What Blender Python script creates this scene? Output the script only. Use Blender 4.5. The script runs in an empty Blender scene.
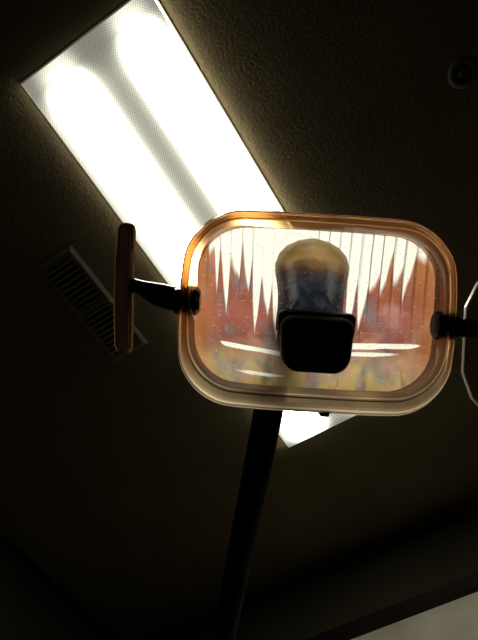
import bpy, bmesh, math, random
from mathutils import Matrix, Vector, Euler
random.seed(11)
S = bpy.context.scene
C = S.collection
S.view_settings.view_transform = 'Standard'
R = math.radians

# ------------------------------------------------------------ camera
CAMZ, CEIL = 1.2, 2.55
cam = bpy.data.cameras.new('camera'); camo = bpy.data.objects.new('camera', cam); C.objects.link(camo)
camo.location = (0, 0, CAMZ); camo.rotation_euler = (R(154), 0, R(32))
cam.sensor_fit = 'VERTICAL'; cam.sensor_height = 24; cam.lens = 24*543/640
cam.clip_start = 0.01
S.camera = camo
cam_rot = Euler((R(154), 0, R(32))).to_matrix()
AZ = Matrix.Rotation(R(32), 3, 'Z')
def AW(x, y, z):                       # heading-aligned offsets from the viewer's head -> room
    return AZ @ Vector((x, y, z)) + Vector((0, 0, CAMZ))

PX = .52/543                           # the lamp head is drawn in units of about one millimetre
# ------------------------------------------------------------ materials
def newmat(name):
    m = bpy.data.materials.new(name); m.use_nodes = True
    nt = m.node_tree; nt.nodes.clear()
    out = nt.nodes.new('ShaderNodeOutputMaterial')
    return m, nt, out
def N(nt, t, **kw):
    n = nt.nodes.new(t)
    for k, v in kw.items():
        if k in n.inputs: n.inputs[k].default_value = v
        else: setattr(n, k, v)
    return n
def ramp(nt, sock, stops, interp='LINEAR'):
    cr = N(nt, 'ShaderNodeValToRGB'); r = cr.color_ramp; r.interpolation = interp
    r.elements[0].position = stops[0][0]; r.elements[-1].position = stops[-1][0]
    r.elements[0].color = (*stops[0][1], 1); r.elements[-1].color = (*stops[-1][1], 1)
    for p, c in stops[1:-1]:
        e = r.elements.new(p); e.color = (*c, 1)
    nt.links.new(sock, cr.inputs['Fac']); return cr.outputs['Color']
def noise(nt, scale, detail=4, stretch=None):
    tc = N(nt, 'ShaderNodeTexCoord'); no = N(nt, 'ShaderNodeTexNoise', Scale=scale, Detail=detail)
    if stretch:
        mp = N(nt, 'ShaderNodeMapping'); mp.inputs['Scale'].default_value = stretch
        nt.links.new(tc.outputs['Object'], mp.inputs['Vector']); nt.links.new(mp.outputs[0], no.inputs['Vector'])
    else: nt.links.new(tc.outputs['Object'], no.inputs['Vector'])
    return no.outputs['Fac']
def math_(nt, op, a, b=None, c=None):
    n = N(nt, 'ShaderNodeMath', operation=op)
    for i, v in enumerate((a, b, c)):
        if v is None: continue
        if isinstance(v, (int, float)): n.inputs[i].default_value = v
        else: nt.links.new(v, n.inputs[i])
    return n.outputs[0]
def mixc(nt, fac, a, b):
    n = N(nt, 'ShaderNodeMix', data_type='RGBA')
    for i, v in ((0, fac), (6, a), (7, b)):
        if isinstance(v, tuple): n.inputs[i].default_value = (*v, 1)
        elif isinstance(v, (int, float)): n.inputs[i].default_value = v
        else: nt.links.new(v, n.inputs[i])
    return n.outputs[2]
def pmat(name, c1, c2=None, rough=.5, metal=0, scale=30, bump=0, spec=.5, bscale=None, bdist=.002):
    m, nt, out = newmat(name)
    p = N(nt, 'ShaderNodeBsdfPrincipled', Roughness=rough, Metallic=metal)
    p.inputs['Specular IOR Level'].default_value = spec
    nt.links.new(ramp(nt, noise(nt, scale), [(.35, c1), (.65, c2 or tuple(v*.8 for v in c1))]), p.inputs['Base Color'])
    if bump:
        b = N(nt, 'ShaderNodeBump', Strength=bump, Distance=bdist)
        nt.links.new(noise(nt, bscale or scale, 3), b.inputs['Height']); nt.links.new(b.outputs['Normal'], p.inputs['Normal'])
    nt.links.new(p.outputs[0], out.inputs[0])
    return m
def tshade(nt, out, col, trans, gloss, rough, clear=None, tint=None):
    d = N(nt, 'ShaderNodeBsdfDiffuse'); t = N(nt, 'ShaderNodeBsdfTranslucent'); g = N(nt, 'ShaderNodeBsdfGlossy', Roughness=rough)
    nt.links.new(col, d.inputs['Color']); nt.links.new(col, t.inputs['Color'])
    a = N(nt, 'ShaderNodeMixShader'); a.inputs[0].default_value = trans
    nt.links.new(d.outputs[0], a.inputs[1]); nt.links.new(t.outputs[0], a.inputs[2])
    last = a.outputs[0]
    if clear is not None:
        tr = N(nt, 'ShaderNodeBsdfTransparent', Color=(*tint, 1))
        e = N(nt, 'ShaderNodeMixShader')
        nt.links.new(clear, e.inputs[0])
        nt.links.new(last, e.inputs[1]); nt.links.new(tr.outputs[0], e.inputs[2]); last = e.outputs[0]
    b = N(nt, 'ShaderNodeMixShader'); b.inputs[0].default_value = gloss
    nt.links.new(last, b.inputs[1]); nt.links.new(g.outputs[0], b.inputs[2])
    nt.links.new(b.outputs[0], out.inputs[0])
def tmat(name, c1, c2, trans=.6, gloss=.08, rough=.2, scale=60, lo=.35, hi=.65):
    m, nt, out = newmat(name)
    tshade(nt, out, ramp(nt, noise(nt, scale, 5), [(lo, c1), (hi, c2)]), trans, gloss, rough)
    return m
def objy(nt):
    tc = N(nt, 'ShaderNodeTexCoord'); sp = N(nt, 'ShaderNodeSeparateXYZ'); nt.links.new(tc.outputs['Object'], sp.inputs[0]); return sp.outputs
M = {}
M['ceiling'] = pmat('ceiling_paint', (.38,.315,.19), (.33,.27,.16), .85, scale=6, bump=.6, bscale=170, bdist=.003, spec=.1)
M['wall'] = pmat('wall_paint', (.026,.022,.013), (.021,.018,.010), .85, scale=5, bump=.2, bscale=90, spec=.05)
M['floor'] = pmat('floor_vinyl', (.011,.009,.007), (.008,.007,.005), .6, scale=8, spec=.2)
M['metal_white'] = pmat('white_enamel', (.75,.72,.64), (.7,.66,.58), .45, scale=20)
M['vent'] = pmat('beige_enamel', (.34,.30,.225), (.30,.265,.20), .6, scale=20, spec=.3)
M['louvre'] = pmat('dull_beige_enamel', (.40,.36,.275), (.35,.31,.235), .6, scale=20, spec=.3)
M['sprinkler'] = pmat('dull_ceiling_trim', (.26,.23,.175), (.22,.195,.15), .6, scale=20, spec=.3)
M['dark'] = pmat('duct_shade', (.006,.0055,.005), None, .9, spec=.05)
M['black'] = pmat('black_plastic', (.012,.011,.011), (.02,.018,.017), .24, scale=80)
M['cap'] = pmat('matt_black_plastic', (.007,.006,.006), (.011,.010,.009), .5, scale=80, spec=.2)
M['rim'] = pmat('worn_black_plastic', (.014,.013,.013), (.022,.020,.019), .4, scale=80, spec=.4)
M['arm'] = pmat('black_enamel', (.008,.0066,.005), None, .65, spec=.10)
M['grip'] = tmat('brown_plastic', (.009,.005,.0036), (.0055,.0032,.0024), .65, .16, .14, 35)
M['steel'] = pmat('sprinkler_metal', (.18,.155,.12), None, .5, metal=.5)
M['wood'] = pmat('dark_stained_wood', (.009,.0055,.0035), (.005,.003,.002), .6, scale=14, spec=.05)
M['mat_board'] = pmat('pale_board', (.35,.315,.25), (.25,.225,.175), .7, scale=6)
M['print'] = pmat('grey_print', (.5,.45,.38), (.3,.27,.23), .3, scale=6)
def rimmat(name, top, mid, bot, var, clear, tint):
    m, nt, out = newmat(name)
    y = math_(nt, 'MULTIPLY_ADD', objy(nt)['Y'], 1/(200*PX), .5)
    f = math_(nt, 'ADD', y, math_(nt, 'MULTIPLY_ADD', noise(nt, 18, 3), .3, -.15))
    c = ramp(nt, f, [(.0, bot), (.15, bot), (.42, mid), (.75, mid), (.95, top)])  # greyer lower rim: reflected light put into the colour
    g = ramp(nt, noise(nt, 26, 4, (.6,.6,1)), [(.38,(0,0,0)), (.68,(.55,.55,.55))])
    k = ramp(nt, y, [(.0, (0,)*3), (.16, (.01,)*3), (.36, (clear,)*3), (1, (clear,)*3)])     # made opaque low down so the ceiling light stays hidden
    tshade(nt, out, mixc(nt, g, c, var), .72, .13, .10, k, tint); return m
M['amber'] = rimmat('amber_plastic', (.56,.25,.09), (.60,.20,.045), (.50,.36,.21), (.28,.11,.035), .32, (.96,.54,.22))
M['brown'] = rimmat('brown_amber_plastic', (.24,.125,.062), (.23,.09,.034), (.36,.27,.18), (.12,.055,.022), .32, (.93,.57,.30))
M['cream'] = rimmat('lip_highlight_plastic', (.95,.70,.46), (.80,.43,.19), (.98,.87,.70), (.45,.26,.12), .15, (.98,.85,.65))  # pale lip bands carry painted highlights
M['seam'] = tmat('dark_seam_plastic', (.075,.034,.015), (.12,.06,.028), .5, .1, .2, 30)  # dark plastic along the rim seams
M['edge_highlight'] = tmat('amber_handle_highlight', (.24,.11,.045), (.14,.062,.027), .6, .12, .15, 40)
M['smoke_edge'] = tmat('clear_plastic_edge', (.9,.86,.8), (.8,.76,.7), .6, .15, .1, 40)

def dichroic():
    m, nt, out = newmat('dichroic_glass_with_glare')  # mottled reflections and white glare are put into the glass colour
    o = objy(nt)
    y = math_(nt, 'MULTIPLY_ADD', o['Y'], 1/(160*PX), .5)            # 0 at -80, 1 at +80
    f = math_(nt, 'ADD', y, math_(nt, 'MULTIPLY_ADD', noise(nt, 35, 3), .30, -.15))
    c = ramp(nt, f, [(.0,(.42,.30,.11)), (.14,(.52,.39,.18)), (.23,(.42,.25,.12)), (.32,(.24,.08,.06)), (.48,(.36,.115,.09)), (.62,(.29,.08,.05)), (.8,(.36,.135,.06)), (1,(.40,.155,.055))])
    g = ramp(nt, noise(nt, 48, 5, (1.3,.7,1)), [(.48,(0,0,0)), (.68,(.8,.8,.8))])
    c = mixc(nt, g, c, (.17,.19,.25))
    g3 = ramp(nt, noise(nt, 39, 4, (1.1,.9,1.7)), [(.51,(0,0,0)), (.69,(.75,.75,.75))])
    c = mixc(nt, g3, c, (.54,.26,.23))
    g2 = ramp(nt, noise(nt, 42, 4, (2.0,.5,1)), [(.54,(0,0,0)), (.76,(.75,.75,.75))])
    c = mixc(nt, g2, c, (.085,.036,.032))
    ax = math_(nt, 'ABSOLUTE', o['X'])
    e = N(nt, 'ShaderNodeMapRange'); e.inputs[1].default_value = 95*PX; e.inputs[2].default_value = 122*PX; e.inputs[3].default_value = 0; e.inputs[4].default_value = .6
    nt.links.new(ax, e.inputs[0]); c = mixc(nt, e.outputs[0], c, (.45,.175,.05))
    sc_ = ramp(nt, noise(nt, 260, 2, (.25,2.2,1)), [(.65,(0,0,0)), (.77,(.45,.45,.45))]); c = mixc(nt, sc_, c, (.55,.52,.52))
    at = N(nt, 'ShaderNodeAttribute'); at.attribute_name = 'glare'
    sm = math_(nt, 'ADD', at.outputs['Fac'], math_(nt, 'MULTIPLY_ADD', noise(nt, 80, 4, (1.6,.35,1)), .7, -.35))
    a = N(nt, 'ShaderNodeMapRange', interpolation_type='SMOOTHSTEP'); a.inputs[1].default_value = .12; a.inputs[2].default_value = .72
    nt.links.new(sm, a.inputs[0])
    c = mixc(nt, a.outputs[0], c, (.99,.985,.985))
    tshade(nt, out, c, .92, .04, .12); return m
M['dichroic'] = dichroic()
def lampglass(name):
    m, nt, out = newmat(name)
    o = objy(nt)
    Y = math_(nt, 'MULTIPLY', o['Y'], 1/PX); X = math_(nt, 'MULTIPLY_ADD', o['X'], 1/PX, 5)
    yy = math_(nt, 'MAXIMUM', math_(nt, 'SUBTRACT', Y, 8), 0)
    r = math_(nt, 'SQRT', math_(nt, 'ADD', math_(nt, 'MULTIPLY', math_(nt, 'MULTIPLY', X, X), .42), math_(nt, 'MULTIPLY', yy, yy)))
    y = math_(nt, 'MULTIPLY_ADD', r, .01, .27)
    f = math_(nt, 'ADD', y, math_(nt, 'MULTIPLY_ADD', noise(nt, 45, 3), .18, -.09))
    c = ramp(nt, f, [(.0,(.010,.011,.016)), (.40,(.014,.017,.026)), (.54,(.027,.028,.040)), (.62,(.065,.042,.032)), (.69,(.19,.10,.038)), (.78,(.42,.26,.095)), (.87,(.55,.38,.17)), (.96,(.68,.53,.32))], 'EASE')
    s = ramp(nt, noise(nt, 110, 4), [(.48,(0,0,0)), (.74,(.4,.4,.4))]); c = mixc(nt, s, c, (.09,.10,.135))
    tshade(nt, out, c, .75, .08, .15); return m
M['amber_glass'] = lampglass('amber_lamp_glass'); M['column_glass'] = lampglass('cap_reflection_glass')

def clear(name, tint, dust, smudge=0):
    m, nt, out = newmat(name)
    tr = N(nt, 'ShaderNodeBsdfTransparent', Color=(*tint,1)); g = N(nt, 'ShaderNodeBsdfGlossy', Roughness=.05)
    fr = N(nt, 'ShaderNodeFresnel', IOR=1.45)
    mx = N(nt, 'ShaderNodeMixShader')
    nt.links.new(fr.outputs[0], mx.inputs[0]); nt.links.new(tr.outputs[0], mx.inputs[1]); nt.links.new(g.outputs[0], mx.inputs[2])
    if not dust:
        nt.links.new(mx.outputs[0], out.inputs[0]); return m
    tl = N(nt, 'ShaderNodeBsdfTranslucent', Color=(.95,.95,1,1))
    mr = N(nt, 'ShaderNodeMapRange'); mr.inputs[1].default_value = .64; mr.inputs[2].default_value = .75; mr.inputs[3].default_value = 0; mr.inputs[4].default_value = dust
    nt.links.new(noise(nt, 460, 2), mr.inputs[0])
    sm = N(nt, 'ShaderNodeMapRange'); sm.inputs[1].default_value = .42; sm.inputs[2].default_value = .75; sm.inputs[3].default_value = 0; sm.inputs[4].default_value = smudge
    nt.links.new(noise(nt, 38, 5, (1,.8,1)), sm.inputs[0])
    fac = math_(nt, 'MAXIMUM', mr.outputs[0], sm.outputs[0])
    m2 = N(nt, 'ShaderNodeMixShader')
    nt.links.new(fac, m2.inputs[0]); nt.links.new(mx.outputs[0], m2.inputs[1]); nt.links.new(tl.outputs[0], m2.inputs[2])
    nt.links.new(m2.outputs[0], out.inputs[0])
    return m
M['cover'] = clear('dusty_clear_cover', (.995,.99,.985), .60, .10)
M['smoke'] = clear('clear_handle_plastic', (.80,.76,.70), 0)

def lensmat():
    m, nt, out = newmat('prismatic_lens')
    tc = N(nt, 'ShaderNodeTexCoord'); sp = N(nt, 'ShaderNodeSeparateXYZ')
    nt.links.new(tc.outputs['Generated'], sp.inputs[0])
    g = lambda v: (v, v, v)
    cr = ramp(nt, sp.outputs['X'], [(0,g(.018)),(.035,g(.026)),(.085,g(.08)),(.15,g(.55)),(.24,g(1)),(.33,g(.7)),(.39,g(.12)),(.44,g(.024)),(.485,g(.010)),(.53,g(.006)),(.575,g(.010)),(.62,g(.024)),(.67,g(.12)),(.73,g(.7)),(.82,g(1)),(.90,g(.45)),(.955,g(.07)),(1,g(.026))], 'B_SPLINE')
    ce = ramp(nt, sp.outputs['Y'], [(0,g(.03)),(.025,g(.055)),(.09,g(1)),(.965,g(1)),(1,g(.12))], 'EASE')
    mul = math_(nt, 'MULTIPLY', cr, ce)
    ob = N(nt, 'ShaderNodeSeparateXYZ'); nt.links.new(tc.outputs['Object'], ob.inputs[0])
    wave = lambda s: math_(nt, 'SINE', math_(nt, 'MULTIPLY', s, 900))
    ws = math_(nt, 'MULTIPLY_ADD', math_(nt, 'MULTIPLY', wave(ob.outputs['X']), wave(ob.outputs['Y'])), .34, 1)
    em = N(nt, 'ShaderNodeEmission', Color=(.99,.97,.79,1))
    nt.links.new(math_(nt, 'MULTIPLY', math_(nt, 'MULTIPLY_ADD', mul, 28, .23), ws), em.inputs['Strength'])
    nt.links.new(em.outputs[0], out.inputs[0])
    return m
M['lens'] = lensmat()
def sidemat(name, s):
    m, nt, out = newmat(name)
    em = N(nt, 'ShaderNodeEmission', Color=(1,.92,.72,1), Strength=s)
    nt.links.new(em.outputs[0], out.inputs[0]); return m
M['lens_edge'] = sidemat('lens_edge', 6.8); M['lens_edge_dim'] = sidemat('lens_edge_dim', 2.8); M['lens_end'] = sidemat('lens_end', .4)  # uneven side glow added to shape the light on the ceiling

# ------------------------------------------------------------ helpers
MW = {}
def obj(name, bm, mats, parent=None, mw=None, smooth=False):
    me = bpy.data.meshes.new(name)
    bmesh.ops.recalc_face_normals(bm, faces=bm.faces)
    bm.to_mesh(me); bm.free()
    if not isinstance(mats, (list, tuple)): mats = [mats]
    for m in mats: me.materials.append(m)
    if smooth:
        for p in me.polygons: p.use_smooth = True
    o = bpy.data.objects.new(name, me); C.objects.link(o)
    mw = (mw or Matrix.Identity(4)).copy()
    if parent:
        o.parent = parent; o.matrix_parent_inverse = MW[parent.name].inverted()
    o.matrix_basis = mw; MW[o.name] = mw
    return o
def empty(name, loc, label, cat, group=None):
    o = bpy.data.objects.new(name, None); C.objects.link(o); o.location = loc; o.empty_display_size = .05
    MW[o.name] = Matrix.Translation(loc); o['label'] = label; o['category'] = cat
    if group: o['group'] = group
    return o
def box(bm, lo, hi):
    r = bmesh.ops.create_cube(bm, size=1)
    for v in r['verts']:
        v.co = Vector([lo[i] + (v.co[i]+.5)*(hi[i]-lo[i]) for i in range(3)])
    return bm
def loft(bm, rings, cap0=False, cap1=False, closed=False, mis=None, wrap=True):
    vs = [[bm.verts.new(p) for p in r] for r in rings]
    n = len(vs[0]); L = len(vs)
    for a in range(L if closed else L-1):
        A, B = vs[a], vs[(a+1) % L]
        for i in range(n if wrap else n-1):
            f = bm.faces.new((A[i], A[(i+1) % n], B[(i+1) % n], B[i])); f.material_index = mis[a] if mis else 0
    if cap0: bm.faces.new(vs[0])
    if cap1: bm.faces.new(vs[-1])
def tube(bm, pts, rad, n=16, cap=True):
    pts = [Vector(p) for p in pts]
    if not isinstance(rad, (list, tuple)): rad = [rad]*len(pts)
    rings = []; prev = None
    for i, p in enumerate(pts):
        t = (pts[min(i+1, len(pts)-1)] - pts[max(i-1, 0)]).normalized()
        if prev is None:
            a = Vector((0,0,1)) if abs(t.z) < .9 else Vector((1,0,0))
            u = t.cross(a).normalized()
        else:
            u = (prev - t*prev.dot(t)).normalized()
        prev = u; w = t.cross(u)
        rings.append([p + (u*math.cos(2*math.pi*k/n) + w*math.sin(2*math.pi*k/n))*rad[i] for k in range(n)])
    loft(bm, rings, cap, cap)
def lathe(bm, prof, n=32, mat=Matrix.Identity(4), cap0=False, cap1=False):
    loft(bm, [[mat @ Vector((r*math.cos(2*math.pi*k/n), r*math.sin(2*math.pi*k/n), z)) for k in range(n)] for r, z in prof], cap0, cap1)
def rr(hw, hh, r, z, cx=0, cy=0, n=10, bulge=0, r2=None):
    out = []
    for q, (sx, sy) in enumerate(((1,1),(-1,1),(-1,-1),(1,-1))):
        rq = r2 if (r2 and sy < 0) else r
        for k in range(n+1):
            a = math.pi/2*(q + k/n)
            x = sx*(hw-rq) + rq*math.cos(a); y = sy*(hh-rq) + rq*math.sin(a)
            x += math.copysign(bulge*(1-(y/hh)**2), x)*abs(x)/hw
            y += math.copysign(bulge*(1-(x/hw)**2), y)*abs(y)/hh
            out.append(Vector((cx+x, cy+y, z)))
    dense = []
    for i in range(len(out)):
        a, b = out[i], out[(i+1) % len(out)]
        dense.append(a)
        if r2 is None and n > 2 and (b-a).length > r*.5:
            for t in (.2,.4,.6,.8):
                p = a.lerp(b, t); u = (p.x-cx)/hw; v = (p.y-cy)/hh
                if abs(a.y-b.y) < abs(a.x-b.x): p.y += math.copysign(bulge*(1-u*u)*.6, p.y-cy)
                else: p.x += math.copysign(bulge*(1-v*v)*.6, p.x-cx)
                dense.append(p)
    return dense

# ------------------------------------------------------------ room
XL, XR, YF, YB = -1.47, 1.9, -2.1, 1.55
def struct(name, lo, hi, m):
    bm = bmesh.new(); box(bm, lo, hi); o = obj(name, bm, m); o['kind'] = 'structure'; return o
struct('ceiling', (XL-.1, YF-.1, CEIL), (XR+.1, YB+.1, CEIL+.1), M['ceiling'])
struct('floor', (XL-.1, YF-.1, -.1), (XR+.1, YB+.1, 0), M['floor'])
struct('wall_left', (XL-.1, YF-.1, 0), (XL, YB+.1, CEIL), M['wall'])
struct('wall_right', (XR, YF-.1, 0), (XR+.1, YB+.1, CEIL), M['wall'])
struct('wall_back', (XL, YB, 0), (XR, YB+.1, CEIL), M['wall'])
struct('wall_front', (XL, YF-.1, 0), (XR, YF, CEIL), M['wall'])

# ------------------------------------------------------------ ceiling light
x0, x1, y0, y1 = -.453, -.090, -.216, 1.012
cx, cy = (x0+x1)/2, (y0+y1)/2
t = empty('ceiling_light', (cx, cy, CEIL), 'long white fluorescent ceiling light with two glowing tubes behind a prismatic lens', 'ceiling light')
TM = Matrix.Translation((cx, cy, CEIL))
hw, hh = (x1-x0)/2, (y1-y0)/2
bm = bmesh.new()
def rect(a, b, z): return [Vector((-a,-b,z)), Vector((a,-b,z)), Vector((a,b,z)), Vector((-a,b,z))]
loft(bm, [rect(hw,hh,0), rect(hw,hh,-.004), rect(hw-.002,hh-.002,-.005), rect(hw-.006,hh-.006,-.005), rect(hw-.007,hh-.007,0)])
obj('frame', bm, M['metal_white'], t, TM)
bm = bmesh.new()
a, b = hw-.0065, hh-.0065
loft(bm, [rect(a,b,-.004), rect(a,b,-.016), rect(a-.004,b-.004,-.019)], cap1=True, mis=[1,0])
for f in bm.faces:
    if f.material_index == 1:
        c = f.calc_center_median()
        f.material_index = 3 if abs(abs(c.y)-b) < .002 else (1 if c.x > 0 else 2)
obj('lens', bm, [M['lens'], M['lens_edge'], M['lens_edge_dim'], M['lens_end']], t, TM)

# ------------------------------------------------------------ vent
vx0, vx1, vy0, vy1 = -.730, -.604, .145, .482
cx, cy = (vx0+vx1)/2, (vy0+vy1)/2; hw, hh = (vx1-vx0)/2, (vy1-vy0)/2
t = empty('ceiling_vent', (cx, cy, CEIL), 'small rectangular louvred air vent in the ceiling beside the fluorescent light', 'vent')
VM = Matrix.Translation((cx, cy, CEIL))
bm = bmesh.new()
loft(bm, [rect(hw,hh,0), rect(hw,hh,-.003), rect(hw-.008,hh-.008,-.009), rect(hw-.020,hh-.020,-.009), rect(hw-.022,hh-.022,-.001)])
box(bm, (-hw+.021, -.006, -.009), (hw-.021, .006, -.001))
obj('frame', bm, M['vent'], t, VM)
bm = bmesh.new(); box(bm, (-hw+.020, -hh+.020, -.0012), (hw-.020, hh-.020, -.0002)); obj('dark_sheet', bm, M['dark'], t, VM)  # flat dark sheet stands in for the shade inside the duct
for s in (-1, 1):
    bm = bmesh.new(); n = 9
    L = hh-.022-.006
    for k in range(n):
        yc = s*(.006 + L*(k+.5)/n); h = L/n*.26
        vs = [Vector((-hw+.021, yc-h, -.0088)), Vector((hw-.021, yc-h, -.0088)), Vector((hw-.021, yc+h, -.0078)), Vector((-hw+.021, yc+h, -.0078))]
        up = Vector((0, 0, .0014))
        loft(bm, [vs, [v+up for v in vs]], True, True)
    obj('louvre', bm, M['louvre'], t, VM)

# ------------------------------------------------------------ sprinkler
p = AW(.507, .036, 0); sx, sy = p.x, p.y
t = empty('ceiling_sprinkler', (sx, sy, CEIL), 'small round metal sprinkler head recessed in the dark ceiling', 'sprinkler')
PM = Matrix.Translation((sx, sy, CEIL))
bm = bmesh.new(); lathe(bm, [(.034,0),(.034,-.002),(.031,-.004),(.023,-.0045),(.019,-.003),(.018,0)], 36); obj('escutcheon', bm, M['sprinkler'], t, PM, True)
bm = bmesh.new(); lathe(bm, [(.018,-.0005),(.011,-.001),(.010,-.006),(.006,-.008),(.004,-.011)], 20, cap0=True, cap1=True); obj('body', bm, M['steel'], t, PM, True)
bm = bmesh.new()
ring = []
for k in range(48):
    r = .0115 if k % 4 < 3 else .0085
    ring.append((r*math.cos(2*math.pi*k/48), r*math.sin(2*math.pi*k/48)))
loft(bm, [[Vector((x,y,-.011)) for x,y in ring], [Vector((x,y,-.0122)) for x,y in ring]], True, True)
obj('deflector', bm, M['steel'], t, PM)

# ------------------------------------------------------------ framed picture on the back wall
fx0, fx1, fz0, fz1 = -.86, .40, 1.40, 2.312
t = empty('picture_frame', ((fx0+fx1)/2, YB, fz0), 'dark wooden frame around a pale panel on the back wall', 'picture')
cxm, czm = (fx0+fx1)/2, (fz0+fz1)/2
FM = Matrix.Translation((cxm, YB, czm)) @ Matrix.Rotation(R(90), 4, 'X')    # local z -> -Y (into room)
hw, hh = (fx1-fx0)/2, (fz1-fz0)/2
bm = bmesh.new()
loft(bm, [rect(hw,hh,.0), rect(hw,hh,.016), rect(hw-.005,hh-.005,.021), rect(hw-.032,hh-.032,.016), rect(hw-.048,hh-.048,.011), rect(hw-.050,hh-.050,.002)])
obj('frame', bm, M['wood'], t, FM)
bm = bmesh.new(); loft(bm, [rect(hw-.049,hh-.049,.003), rect(hw-.049,hh-.049,.008), rect(hw-.23,hh-.23,.008), rect(hw-.233,hh-.233,.004)]); obj('mat_board', bm, M['mat_board'], t, FM)
bm = bmesh.new(); loft(bm, [rect(hw-.22,hh-.22,.002), rect(hw-.22,hh-.22,.0045)], True, True); obj('print', bm, M['print'], t, FM)

# ------------------------------------------------------------ dental light
hc = AW(79*PX, 231.7*PX, 491*PX)
HROT = cam_rot @ Matrix.Rotation(R(-3.5), 3, 'Z')
HM = Matrix.Translation(hc) @ HROT.to_4x4() @ Matrix.Scale(PX, 4)
HM_R = Matrix.Translation(hc) @ HROT.to_4x4()
def hobj(name, bm, mats, parent, smooth=False):
    for v in bm.verts: v.co = v.co*PX
    return obj(name, bm, mats, parent, HM_R, smooth)
h = .52
p1 = Vector((.0337,.372,h)); p2 = Vector((-.024,.786,h)); d = (p2-p1)/(p2.y-p1.y)
def armp(y): q = p1 + d*(y-p1.y); return AW(q.x, q.y, h)
post = armp(1.02)
DL = empty('dental_light', (post.x, post.y, 0), 'amber framed dental examination lamp on a black arm hanging below the ceiling light', 'dental lamp')
bm = bmesh.new(); lathe(bm, [(.20,0),(.20,.012),(.19,.02),(.06,.03),(.04,.05)], 40, Matrix.Translation((post.x,post.y,0)), True, True); obj('base', bm, M['arm'], DL, None, True)
bm = bmesh.new(); tube(bm, [(post.x,post.y,.04), (post.x,post.y,CAMZ+h-.03)], .028, 24); obj('post', bm, M['arm'], DL, None, True)
bm = bmesh.new(); lathe(bm, [(.034,-.06),(.036,-.05),(.036,.03),(.030,.04)], 24, Matrix.Translation((post.x,post.y,CAMZ+h)), True, True); obj('elbow_joint', bm, M['arm'], DL, None, True)
bm = bmesh.new(); tube(bm, [armp(1.02), armp(.8), armp(.5), armp(.262)], [.0175]*4, 24); obj('arm', bm, M['arm'], DL, None, True)
jc = armp(.262)
bm = bmesh.new(); bmesh.ops.create_uvsphere(bm, u_segments=20, v_segments=12, radius=.020, matrix=Matrix.Translation(jc))
back = HM @ Vector((0, -12, -42)); tube(bm, [jc, back], [.012,.014], 16)
obj('swivel_joint', bm, M['arm'], DL, None, True)
# amber shield frame: one thin translucent shell, open at the back
bm = bmesh.new()
AMB, BRN, CRM, BLK = 0, 1, 2, 3
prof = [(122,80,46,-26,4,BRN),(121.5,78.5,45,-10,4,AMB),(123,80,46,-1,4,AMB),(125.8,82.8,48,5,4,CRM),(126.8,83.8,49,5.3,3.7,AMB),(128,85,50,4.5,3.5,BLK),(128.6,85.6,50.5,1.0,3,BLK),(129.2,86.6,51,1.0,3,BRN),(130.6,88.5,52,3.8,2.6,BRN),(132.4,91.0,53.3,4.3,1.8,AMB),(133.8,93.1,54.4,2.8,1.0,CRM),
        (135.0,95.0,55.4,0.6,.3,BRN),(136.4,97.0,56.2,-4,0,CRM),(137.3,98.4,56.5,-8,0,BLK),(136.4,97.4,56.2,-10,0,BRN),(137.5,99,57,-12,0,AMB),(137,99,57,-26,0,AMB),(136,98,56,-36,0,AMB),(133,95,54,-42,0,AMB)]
loft(bm, [rr(a,b,r,z,0,c,10,2) for a,b,r,z,c,_ in prof], mis=[q[5] for q in prof])
hobj('shield_frame', bm, [M['amber'], M['brown'], M['cream'], M['seam']], DL, True)
bm = bmesh.new(); loft(bm, [rr(5,4.5,2,-20,14,-100,3), rr(5,4.5,2,-8,14,-100,3), rr(4,3.5,2,-6,14,-100,3)], True, True)
hobj('latch', bm, M['cap'], DL)
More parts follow.
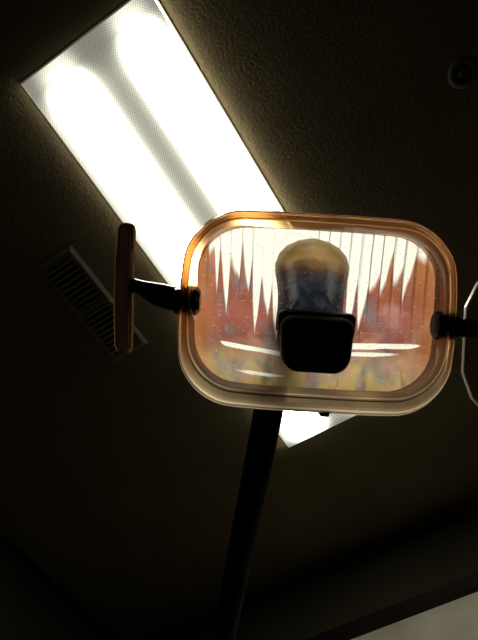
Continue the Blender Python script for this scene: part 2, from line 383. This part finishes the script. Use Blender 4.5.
# reflector of vertical flutes, with white glare teeth and streaks painted on
bm = bmesh.new()
sl = bm.verts.layers.float.new('glare')
HWR, HHR, CYR, RR_ = 125, 83, 4, 48
def zr(x, y): return -40 + 12*(x/120)**2 + 10*((y-CYR)/78)**2
def ylim(x):
    ax = abs(x); e = HHR
    if ax > HWR-RR_: q = ax-(HWR-RR_); e = HHR-RR_ + math.sqrt(max(RR_**2-q*q, 0))
    return CYR-e, CYR+e
NS = 22; W = 2*HWR/NS
prev_val = None; prev_k = 1
for i in range(NS):
    xa = -HWR + i*W; xb = xa+W
    lean = 3.0 if xa < 0 else -3.0
    xm = (xa+xb)/2 + lean + random.uniform(-2.0,2.0)
    inner = -106 < xm < 94
    dep = max(0, min(1, (abs(xm+5)-35)/65))
    tip = -12 + 40*dep**1.3 + random.choice((-16, -4, 0, 8, 20, 30)) + random.uniform(-4, 4)
    val0 = prev_val if prev_val is not None else tip+40
    val1 = 8 + 40*dep**1.3 + random.uniform(12, 52)
    if not inner: tip = val1 = 999
    prev_val = val1
    k1 = random.uniform(.8, 1.1); ks = (prev_k, prev_k*.6+k1*.4, (prev_k+k1)/2, prev_k*.3+k1*.7, k1); prev_k = k1
    cols = [(xa, val0), ((xa+xm)/2, (val0*.36+tip*.64)), (xm, tip), ((xb+xm)/2, (val1*.36+tip*.64)), (xb, val1)]
    grid = []
    for j, (x, hb) in enumerate(cols):
        x = max(-HWR+.3, min(HWR-.3, x))
        lo, hi = ylim(x)
        hb = min(hb, hi-10)
        right = x > 0
        s = (-32.5 + 5*(x/100)) if right else (-36.5 - 8*(x+90)/62)
        fade = max(0, min(1, (116-x)/12)) if right else max(0, min(1, (98+x)/8))
        th = ((4.6 - 2.2*max(0, x-30)/80) if right else 2.4)*fade*ks[j] + .3
        s2 = s-th
        if right:
            s3 = -41.5 + 4.5*(x/100); f3 = max(0, min(1, (98-x)/24)); t3 = 2.0*f3*ks[j] + .3
        else:
            s3 = -66 + 1.5*math.sin(x*.06); f3 = max(0, min(1, (80+x)/18))*max(0, min(1, (-22-x)/18)); t3 = 1.8*f3*ks[j] + .3
        s4 = s3-t3
        rg = (0, 1.6, 2.2, 1.6, 0)[j]
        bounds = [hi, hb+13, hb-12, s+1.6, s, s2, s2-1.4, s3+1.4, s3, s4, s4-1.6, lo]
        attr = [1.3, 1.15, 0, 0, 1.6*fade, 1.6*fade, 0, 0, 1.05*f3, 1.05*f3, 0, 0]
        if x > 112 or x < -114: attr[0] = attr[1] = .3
        cnts = (5, 4, 4, 1, 1, 1, 2, 1, 1, 1, 2)
        n = len(bounds)
        for q in range(1, n-1): bounds[q] = min(bounds[q], hi-.02*q)
        for q in range(n-2, 0, -1): bounds[q] = max(bounds[q], lo+.02*(n-1-q))
        for q in range(1, n): bounds[q] = min(bounds[q], bounds[q-1]-.005)
        ys = [(bounds[0], attr[0])]
        for q, cnt in enumerate(cnts):
            for k in range(1, cnt+1):
                u = k/cnt; ys.append((bounds[q]+(bounds[q+1]-bounds[q])*u, attr[q]+(attr[q+1]-attr[q])*u))
        col = []
        for y, av in ys:
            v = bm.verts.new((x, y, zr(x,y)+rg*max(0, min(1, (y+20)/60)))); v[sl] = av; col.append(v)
        grid.append(col)
    for j in range(4):
        for k in range(len(grid[0])-1):
            vs = (grid[j][k], grid[j+1][k], grid[j+1][k+1], grid[j][k+1])
            c = sum((v.co for v in vs), Vector())/4
            if (abs(c.x+5) < 30 and -14 < c.y < 42) or (c.y >= 42 and ((c.x+5)/29)**2+((c.y-40)/28)**2 < 1): continue          # opening added so the ceiling light backlights the lamp glass
            bm.faces.new(vs)
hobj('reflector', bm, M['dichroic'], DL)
# lamp glass: amber dome over a smoky grey column standing in for the cap's reflection, open at the back
def hood(rows):
    bm = bmesh.new(); rings = []
    for y, w, z, dd in rows:
        rings.append([Vector((-5 + w*math.cos(math.pi*k/20), y + 3*math.sin(math.pi*k/20)*(1 if y > 40 else 0), z + dd*math.sin(math.pi*k/20))) for k in range(21)])
    loft(bm, rings, wrap=False); return bm
hobj('lamp_dome', hood([(76,9,-31,2),(74,19,-31,6),(69,28.5,-31,12),(61,35.5,-30,18),(50,39,-29,22),(41,38.5,-29,23)]), M['amber_glass'], DL, True)
hobj('cap_reflection', hood([(41,38.5,-29,23),(32,36.5,-28,24),(20,34.5,-26,27),(5,34,-24,30),(-10,35,-22,33),(-20,35,-20,33)]), M['column_glass'], DL, True)
def capring(w, hgt, z, cyy, tap, n=5, rf=.42, rf2=.56):
    pts = rr(w, hgt, min(w,hgt)*rf, z, -2, cyy, n, 1, min(w,hgt)*rf2)
    for q in pts:
        q.x = -2 + (q.x+2)*(1 + tap*(q.y-cyy)/hgt)
    return pts
bm = bmesh.new()
loft(bm, [capring(30,20,0,-21,.06), capring(33.5,25,7,-28,.06), capring(34.5,26.5,14,-30.5,.06), capring(33.5,26,19,-31.5,.06), capring(30,23,23,-32,.06), capring(22,16,25,-32,.06)], True, True)
hobj('lamp_cap', bm, M['cap'], DL, True)
bm = bmesh.new(); loft(bm, [capring(33,10,2,-8,.0), capring(36.8,13,5,-12,.02), capring(37.6,14,8,-13,.02), capring(36.8,14,11,-14,.02), capring(32,12,13,-14,.02)], True, True)
hobj('cap_rim', bm, M['rim'], DL, True)
bm = bmesh.new()
loft(bm, [rr(121.5,77.5,44,-4,0,4,10,2), rr(90,56,34,0,0,4,10,2)], cap1=True)
hobj('clear_cover', bm, M['cover'], DL, True)
# left handle: hollow moulded brown grip with thin amber strips added as its edge highlights
bm = bmesh.new()
gp = [(-199,80),(-199,78),(-199.3,72),(-199,40),(-198,14),(-197,-10),(-195,-44),(-194.5,-50),(-194.5,-52)]
gr_ = [4,6.6,8.2,8.8,8.8,8.8,8.2,6.6,4]
loft(bm, [[Vector((x+r*math.cos(math.pi*k/14), y, -14+r*math.sin(math.pi*k/14))) for k in range(15)] for (x, y), r in zip(gp, gr_)], wrap=False)
hl = hobj('handle', bm, M['grip'], DL, True)
bm = bmesh.new()
for sgn in (-1, 1):
    loft(bm, [[Vector((x+sgn*(r-1.0), y, -10.5)), Vector((x+sgn*(r+.9), y, -13.2)), Vector((x+sgn*(r+1.6), y, -15))] for (x, y), r in zip(gp, gr_)], wrap=False)
hobj('grip_highlight', bm, M['edge_highlight'], hl)
bm = bmesh.new(); tube(bm, [(-191,17,-13),(-183,16,-12.5),(-176,13.5,-12),(-162,9,-12),(-150,6.5,-12),(-140,5,-12),(-128,5,-14)], [7.5,7,8.5,12,12.5,13,14], 18)
hobj('handle_stem', bm, M['black'], hl, True)
bm = bmesh.new(); lathe(bm, [(7,-16),(14,-14),(15,-6),(12,-4),(15,-2),(15,8),(11,12)], 8, Matrix.Translation((-131,5,-12)) @ Matrix.Rotation(R(90),4,'Y'), True, True)
hobj('pivot_knob', bm, M['black'], DL)
# right handle
bm = bmesh.new(); lathe(bm, [(9,-14),(14,-12),(15,-4),(11,-2),(14,1),(14,9),(10,13)], 8, Matrix.Translation((132,-5,-8)) @ Matrix.Rotation(R(90),4,'Y'), True, True)
hobj('pivot_knob', bm, M['cap'], DL)
bm = bmesh.new()
pl = [(151,16),(162,42),(172,50),(196,50),(207,42),(212,-36),(207,-72),(192,-86),(172,-86),(163,-78),(152,-52)]
cxp, cyp = 181, -14
def sc(f, z): return [Vector((cxp+(x-cxp)*f, cyp+(y-cyp)*f, z)) for x, y in pl]
loft(bm, [sc(.97,-13), sc(.97,-10)], True, True)
hr = hobj('handle', bm, M['smoke'], DL)
hr['label'] = 'flat clear plastic handle with a pale edge'
bm = bmesh.new(); loft(bm, [sc(.968,-14), sc(.995,-14), sc(.995,-9), sc(.968,-9)], closed=True)
hobj('handle_edge', bm, M['smoke_edge'], hr)
bm = bmesh.new(); tube(bm, [(128,-5,-8),(145,-6,-10),(158,-6,-11),(175,-6,-11)], [10,9,10,9], 16)
hobj('handle_stem', bm, M['cap'], hr, True)

# ------------------------------------------------------------ world
w = bpy.data.worlds.new('world'); S.world = w; w.use_nodes = True
w.node_tree.nodes['Background'].inputs[0].default_value = (.02,.016,.01,1)
w.node_tree.nodes['Background'].inputs[1].default_value = .3
